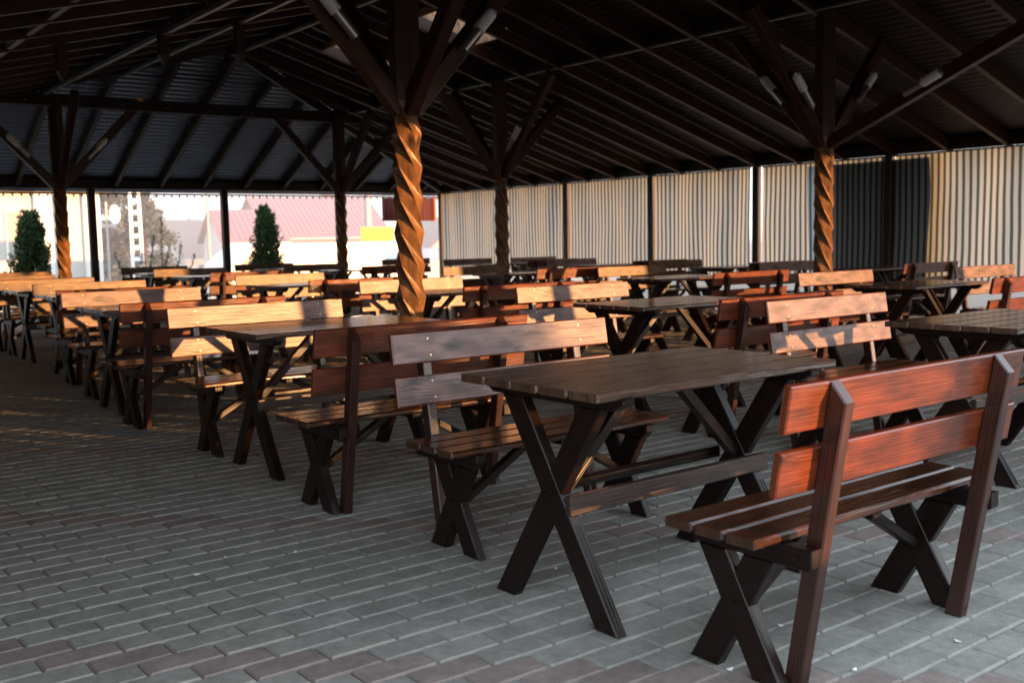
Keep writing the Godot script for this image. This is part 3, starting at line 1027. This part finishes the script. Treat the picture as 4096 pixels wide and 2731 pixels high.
func make_materials() -> void:
	var w1 := wood_image(5, 0.13, 0.06, 0.30, 3)
	var w2 := wood_image(9, 0.12, 0.14, 0.34, 9)
	var w3 := wood_image(14, 0.12, 0.06, 0.22, 2)
	var gr := speckle_image(3, 1024, 0.09, 0.07, 0.08)
	M.stain = varnish(material(lin(0.165, 0.031, 0.008), 0.36, w1[0], w1[1]))
	M.stain2 = varnish(material(lin(0.14, 0.035, 0.015), 0.36, w1[0], w1[1]))
	M.pale_front = material(lin(0.205, 0.13, 0.125), 0.4, w2[0], w2[1])
	M.pale_front2 = material(lin(0.16, 0.092, 0.045), 0.4, w2[0], w2[1])
	M.bench_post = varnish(material(lin(0.045, 0.013, 0.007), 0.36, w3[0], w3[1]))
	M.legs = material(lin(0.014, 0.006, 0.004), 0.34, w3[0], w3[1], 0.0, 0.42)
	M.seat = varnish(material(lin(0.07, 0.028, 0.014), 0.2, w3[0], w3[1]))
	M.top = varnish(material(lin(0.115, 0.067, 0.048), 0.2, w3[0], w3[1]))
	M.rail = varnish(material(lin(0.06, 0.036, 0.028), 0.36, w3[0], w3[1]))
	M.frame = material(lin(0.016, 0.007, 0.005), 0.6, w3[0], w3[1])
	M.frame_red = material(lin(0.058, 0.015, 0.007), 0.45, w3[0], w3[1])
	M.post = varnish(material(lin(0.24, 0.12, 0.048), 0.4, w2[0], w2[1]))
	M.pine = material(lin(0.62, 0.42, 0.27), 0.6, w2[0], w2[1])
	M.lit_edge = material(lin(0.22, 0.21, 0.2), 0.45)  # pale colour for the painted light on beam edges
	M.brass = material(lin(0.55, 0.4, 0.2), 0.35, null, null, 0.8)
	M.steel = material(lin(0.5, 0.5, 0.48), 0.28, null, null, 0.9)
	M.opal = material(lin(0.75, 0.75, 0.75), 0.3)
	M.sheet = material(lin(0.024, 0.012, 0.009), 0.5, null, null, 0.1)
	M.sheet_sheen = material(lin(0.15, 0.165, 0.225), 0.24, null, null, 0.6)  # lighter, bluer copy of the roof sheet: reflected sky put into the colour
	var gl := material(Color(0.9, 0.95, 0.95, 0.12), 0.05)
	gl.transparency = BaseMaterial3D.TRANSPARENCY_ALPHA
	M.glass = gl
	M.paver = []
	M.paver_red = []
	for f: float in [0.95, 1.0, 1.05, 1.0]:
		for q: Array in [[M.paver, 0.425, 0.42, 0.39], [M.paver_red, 0.385, 0.32, 0.30]]:
			var m := material(lin(q[1] * f, q[2] * f, q[3] * f), 0.75, gr)
			m.uv1_triplanar = true
			m.uv1_world_triplanar = true
			m.uv1_scale = Vector3(0.45, 0.45, 0.45)
			q[0].append(m)
	var pa := material(Color.WHITE, 0.75, gr)
	pa.vertex_color_use_as_albedo = true
	pa.uv1_triplanar = true
	pa.uv1_world_triplanar = true
	pa.uv1_scale = Vector3(0.45, 0.45, 0.45)
	M.paver_all = pa
	M.joint = material(lin(0.30, 0.29, 0.26), 0.9, gr)
	var asp := material(lin(0.2, 0.19, 0.17), 0.9, gr)
	asp.uv1_triplanar = true
	asp.uv1_world_triplanar = true
	asp.uv1_scale = Vector3(0.3, 0.3, 0.3)
	M.asphalt = asp
	var cl := material(Color.WHITE, 0.8)
	cl.vertex_color_use_as_albedo = true
	cl.backlight_enabled = true
	cl.backlight = Color(1, 1, 1)
	cl.cull_mode = BaseMaterial3D.CULL_DISABLED
	M.cloth = cl
	var lf := material(Color.WHITE, 0.7)
	lf.vertex_color_use_as_albedo = true
	lf.backlight_enabled = true
	lf.backlight = Color(0.35, 0.4, 0.2)
	lf.cull_mode = BaseMaterial3D.CULL_DISABLED
	M.leaf = lf
	M.bark = material(lin(0.09, 0.065, 0.045), 0.9, gr)
	M.cream = material(lin(0.8, 0.79, 0.75), 0.9, gr)
	M.plinth = material(lin(0.5, 0.52, 0.42), 0.9, gr)
	M.offwhite = material(lin(0.7, 0.68, 0.64), 0.8)
	M.white = material(lin(0.8, 0.8, 0.8), 0.5)
	M.carwhite = material(lin(0.8, 0.8, 0.8), 0.25)
	M.paleblue = material(lin(0.5, 0.52, 0.55), 0.8)
	M.pole = material(lin(0.42, 0.41, 0.39), 0.8)
	M.brickwall = material(lin(0.55, 0.42, 0.33), 0.9, gr)
	M.redroof = material(lin(0.36, 0.17, 0.2), 0.5)
	M.greyroof = material(lin(0.17, 0.15, 0.16), 0.7)
	M.darkglass = material(lin(0.04, 0.045, 0.05), 0.08)
	M.paleglass = material(lin(0.35, 0.34, 0.3), 0.1)
	M.tyre = material(lin(0.02, 0.02, 0.02), 0.8)
	M.yellow = material(lin(0.75, 0.6, 0.02), 0.5)
	M.dark = material(lin(0.03, 0.03, 0.03), 0.6)
	M.blue = material(lin(0.05, 0.16, 0.42), 0.5)
	var rc := material(lin(0.06, 0.006, 0.005), 0.8)
	rc.backlight_enabled = true
	rc.backlight = Color(0.2, 0.03, 0.02)
	rc.cull_mode = BaseMaterial3D.CULL_DISABLED
	M.redcloth = rc
	M.backlit_orange = material(lin(0.7, 0.13, 0.03), 0.7)  # light through the banner put into an orange colour


func furniture() -> void:
	var protos: Array[Node3D] = []
	for v in 3:
		protos.append(make_bench(v * 11, M.pale_front if v != 1 else M.pale_front2, M.stain if v != 2 else M.stain2, M.legs, M.seat))
	var tprotos: Array[Node3D] = []
	for v in 3:
		tprotos.append(make_table(v * 7 + 1, M.top, M.rail, M.legs))
	var away := "benches with their backs to the near end"
	var facing := "benches facing the near end"
	# x, z of the legs' crossing, back towards the near end, length factor, label
	var B := [
		[1.155, 0.915, "red brown bench with its back to us and sun patches on both back boards"],
		[3.66, 0.95, "bench on the near side of the sunlit table with the pale top"],
		[1.08, -1.44, "reddish bench standing back to back with the pale bench at the front table"],
		[3.6, -1.42, "bench standing back to back with the pink lit bench by the sunlit table"],
		[6.7, -1.46, "orange edged bench beside the table near the carved post at the curtain side"],
		[1.1, -4.2, "red lit bench next to the tall sunlit carved post, back to the near end"],
		[3.69, -4.1, "dark bench just beyond the sunlit carved post, behind the grey banded pale bench"],
		[6.63, -4.15, "orange bench with a hooked shadow on its board near the carved post"],
		[9.7, -4.05, "dark short looking bench against the bright striped curtain"],
	]
	var k := 0
	for b: Array in B:
		place(protos[k % 3], "bench", Vector3(b[0], 0, b[1]), rng.randfn(0, 0.012), b[2], "bench", away)
		k += 1
	var F := [
		[1.19, -0.50, "bench with a pale upper back board facing the front table"],
		[1.16, -2.97, "bench with a whitish sunlit board crossed by a post shadow, facing the second table"],
		[1.26, -5.75, "golden lit bench with a broad soft shadow band on its back board"],
		[3.6, -0.61, "pink lit bench with two pale back boards by the sunlit table"],
		[3.82, -3.1, "pale bench with a grey shadow band, just past the sunlit carved post"],
		[3.78, -5.42, "bench partly hidden behind the sunlit carved post"],
		[6.9, -2.88, "orange bench cut across by the carved post at the curtain side"],
		[8.83, -2.45, "dark grey bench before the green striped end of the curtains"],
	]
	for b: Array in F:
		place(protos[0 if k % 2 == 1 else 2], "bench", Vector3(b[0], 0, b[1]), PI + rng.randfn(0, 0.01), b[2], "bench", facing)
		k += 1
	var far := "benches in the far rows"
	for b: Array in [
		[1.59, -8.2, "fourth golden bench from the bushy thuja in the row by the open side"],
		[1.5, -9.8, "third golden bench from the bushy thuja in the row by the open side"],
		[1.53, -11.8, "second golden bench from the bushy thuja in the row by the open side"],
		[1.95, -13.8, "golden bench nearest the bushy thuja beside the far carved post"],
		[3.81, -8.4, "golden bench half in shadow, third from the back opening in the second row"],
		[4.3, -12.75, "bright yellow bench, second from the back opening in the second row"],
		[4.46, -14.9, "dark backlit bench nearest the utility pole at the back opening"],
		[6.78, -8.55, "orange bench crossed by the carved post deep in the pavilion"],
		[7.5, -6.25, "brown orange bench between the two carved posts at the curtain side"],
		[6.55, -13.0, "dark backlit bench before the white van, second from the back opening"],
		[6.35, -14.6, "dark backlit bench before the slim thuja at the back opening"]]:
		place(protos[1], "bench", Vector3(b[0], 0, b[1]), PI + rng.randfn(0, 0.022), b[2], "bench", far)
		k += 1
	for b: Array in [
		[3.6, -6.6, "dark orange bench showing its posts, just past the bench behind the sunlit carved post"],
		[4.11, -10.45, "orange bench showing its posts, before the bright yellow bench"],
		[6.79, -7.0, "two tone orange bench showing its posts, left of the brown orange bench"],
		[6.6, -10.9, "short looking orange bench showing its posts, beside the deep carved post"],
		[1.35, -6.75, "bench showing its posts right behind the golden bench with the soft shadow"],
		[1.5, -10.45, "bench showing its posts between two golden benches by the open side"]]:
		place(protos[k % 3], "bench", Vector3(b[0], 0, b[1]), rng.randfn(0, 0.022), b[2], "bench", far)
		k += 1
	var nth := ["first", "second", "third", "fourth", "fifth", "sixth", "seventh", "eighth", "ninth"]
	var q := 0
	for b: Array in [[9.6, -15.0, PI], [9.82, -13.1, PI], [11.1, -12.7, PI], [10.0, -11.3, 0.0], [10.2, -10.5, PI], [9.9, -8.6, 0.0], [9.82, -7.7, PI], [9.6, -6.15, 0.0], [9.53, -5.46, PI]]:
		place(protos[k % 3], "bench", Vector3(b[0], 0, b[1]), b[2] + rng.randfn(0, 0.022), "dark unlit bench along the striped curtains, %s from the back corner post" % nth[q], "bench", "dark benches along the curtains")
		k += 1
		q += 1
	var T := [
		[1.075, 0.235, "dark brown trestle table in front, with crossed legs and a double stretcher"],
		[1.18, -2.34, "brown trestle table between the whitish sunlit bench and the reddish bench"],
		[3.7, 0.13, "pale topped sunlit trestle table beside the pink lit bench"],
		[3.68, -2.2, "trestle table with a grey sheen between the pink lit bench's back and the carved post"],
		[6.72, -2.18, "brown trestle table standing right in front of the carved post at the curtains"],
		[6.75, -5.05, "trestle table beyond the carved post, beside the orange bench with a hooked shadow"],
		[1.2, -4.95, "trestle table behind the red lit bench, before the golden lit bench"],
		[3.72, -4.75, "trestle table directly beyond the sunlit carved post"],
		[9.95, -4.75, "dark trestle table by the shutter behind the curtain"],
	]
	k = 0
	for t: Array in T:
		place(tprotos[0 if k < 2 else 1 + k % 2], "trestle_table", Vector3(t[0], 0, t[1]), rng.randfn(0, 0.012), t[2], "table", "trestle tables in rows")
		k += 1
	var rows := {"by the open side": [[1.55, -11.1], [1.5, -9.0], [1.45, -7.4]], "in the second row": [[4.4, -13.9], [4.2, -11.6], [3.6, -7.5]], "in the third row": [[6.4, -13.8], [6.6, -11.9], [6.8, -7.8]], "along the curtains": [[9.9, -12.2], [10.0, -9.6], [9.9, -6.9]]}
	for w: String in rows:
		for e in 3:
			var t: Array = rows[w][e]
			place(tprotos[k % 3], "trestle_table", Vector3(t[0], 0, t[1]), rng.randfn(0, 0.022), "far trestle table %s, %s from the back opening" % [w, nth[e]], "table", "trestle tables in the far rows")
			k += 1
	for e: Array in [[0.017, -1.005], [0.251, -0.888], [-0.141, -0.877], [0.888, -0.079], [1.061, 0.787], [1.352, 1.191], [0.696, 0.897], [0.956, 1.115]]:
		var sc := begin()
		var sz := rng.randf_range(0.006, 0.011)
		var tn := rng.randf() * TAU
		var a := Vector3(cos(tn), 0, sin(tn)) * sz * 1.6
		var b := Vector3(-sin(tn), 0, cos(tn)) * sz
		var up := Vector3(0, 0.004, 0)
		quad(sc, a + up, b, -a * 0.8 + up, -b, Vector3.UP, Vector3.RIGHT)
		quad(sc, a + up * 0.4, b - up * 0.3, -a * 0.8 + up * 0.4, -b - up * 0.3, Vector3.DOWN, Vector3.RIGHT)
		var o := part(self, "paper_scrap", sc.commit(), M.white, Vector3(e[0], 0.003, e[1]))
		tag(o, "tiny white paper scrap lying on the grey pavers", "scrap", "paper scraps on the paving")
	for p in protos:
		p.free()
	for p in tprotos:
		p.free()


func build_curtains() -> void:
	var L := [
		[-17.3, -15.18, "pale striped curtain next to the back corner post"],
		[-15.02, -13.0, "striped curtain just past the second carved post by the curtains"],
		[-12.8, -10.65, "striped curtain in the third bay from the back corner"],
		[-10.45, -8.28, "striped curtain in the fourth bay from the back corner"],
		[-8.05, -5.85, "striped curtain beside the lit carved post, half dark"],
		[-5.68, -3.48, "green striped curtain, dark and amber along one edge"],
		[-3.3, -1.2, "striped curtain next to the green striped one"],
		[-1.0, 1.05, "striped curtain in the last bay before the near end"],
	]
	var k := 0
	for c: Array in L:
		curtain(c[0], c[1], 100 + k, c[2])
		k += 1
	# rail with clips across the back opening
	for s: Array in [[-1.0, 1.4, "beyond the open side"], [1.6, 3.98, "above the bushy thuja"], [4.14, 6.55, "above the spindly shrub"], [6.71, 9.12, "above the slim thuja"], [9.28, 11.8, "beside the red banner"]]:
		var t := thing("curtain_rail", Vector3((s[0] + s[1]) / 2, 2.175, WALL_Z + 0.02))
		tag(t, "dark curtain rail with small hanging clips " + s[2], "rail", "rails across the back opening")
		var w: float = s[1] - s[0]
		timber(t, "rail", Vector3(-w / 2, 0, 0), Vector3(w / 2, 0, 0), 0.025, 0.03, M.frame, 0, 0.006)
		for j in 16:
			part(t, "clip", board(Vector3(0.03, 0.05, 0.012), 0.003), M.dark, Vector3(-w / 2 + 0.08 + j * (w - 0.16) / 15.0, -0.035, 0))


func lamps() -> void:
	var c := Vector3(2.6, 2.13, -3.78)
	for d: Array in [[c, Vector3(1, 1.05, 0), 0.74, "tube lamp on the right brace of the sunlit carved post"], [c, Vector3(-1, 1.05, 0), 0.74, "tube lamp on the left brace of the sunlit carved post"],
		[Vector3(7.97, 2.13, -4.04), Vector3(-1, 1.05, 0), 0.6, "tube lamp on the left brace of the carved post at the curtains"],
		[Vector3(7.97, 2.13, -4.04), Vector3(0, 1.05, -1), 0.75, "tube lamp on the far brace of the carved post at the curtains"],
		[Vector3(7.97, 2.13, -4.04), Vector3(0, 0.41, 1), 1.15, "tube lamp on the long right brace of the carved post at the curtains"],
		[Vector3(7.97, 2.13, -4.04), Vector3(1, 1.05, 0), 0.75, "upright looking tube lamp behind the carved post at the curtains"],
		[Vector3(7.79, 2.13, -9.55), Vector3(0, 1.1, 1), 0.55, "tube lamp on the right brace of the carved post deep in the pavilion"],
		[Vector3(7.79, 2.13, -9.55), Vector3(0, 1.1, -1), 0.55, "tube lamp on the left brace of the carved post deep in the pavilion"],
		[Vector3(2.78, 2.13, -14.3), Vector3(1, 1.05, 0), 0.7, "tube lamp on the right brace of the far left carved post"],
		[Vector3(2.78, 2.13, -14.3), Vector3(-1, 1.05, 0), 0.7, "tube lamp on the left brace of the far left carved post"]]:
		var dir: Vector3 = (d[1] as Vector3).normalized()
		var side := Vector3(0, 0, 0.098) if absf(dir.z) < 0.1 else Vector3(-0.098, 0, 0)
		wall_lamp(d[0] + dir * (d[2] + 0.12) + side, dir, d[3])
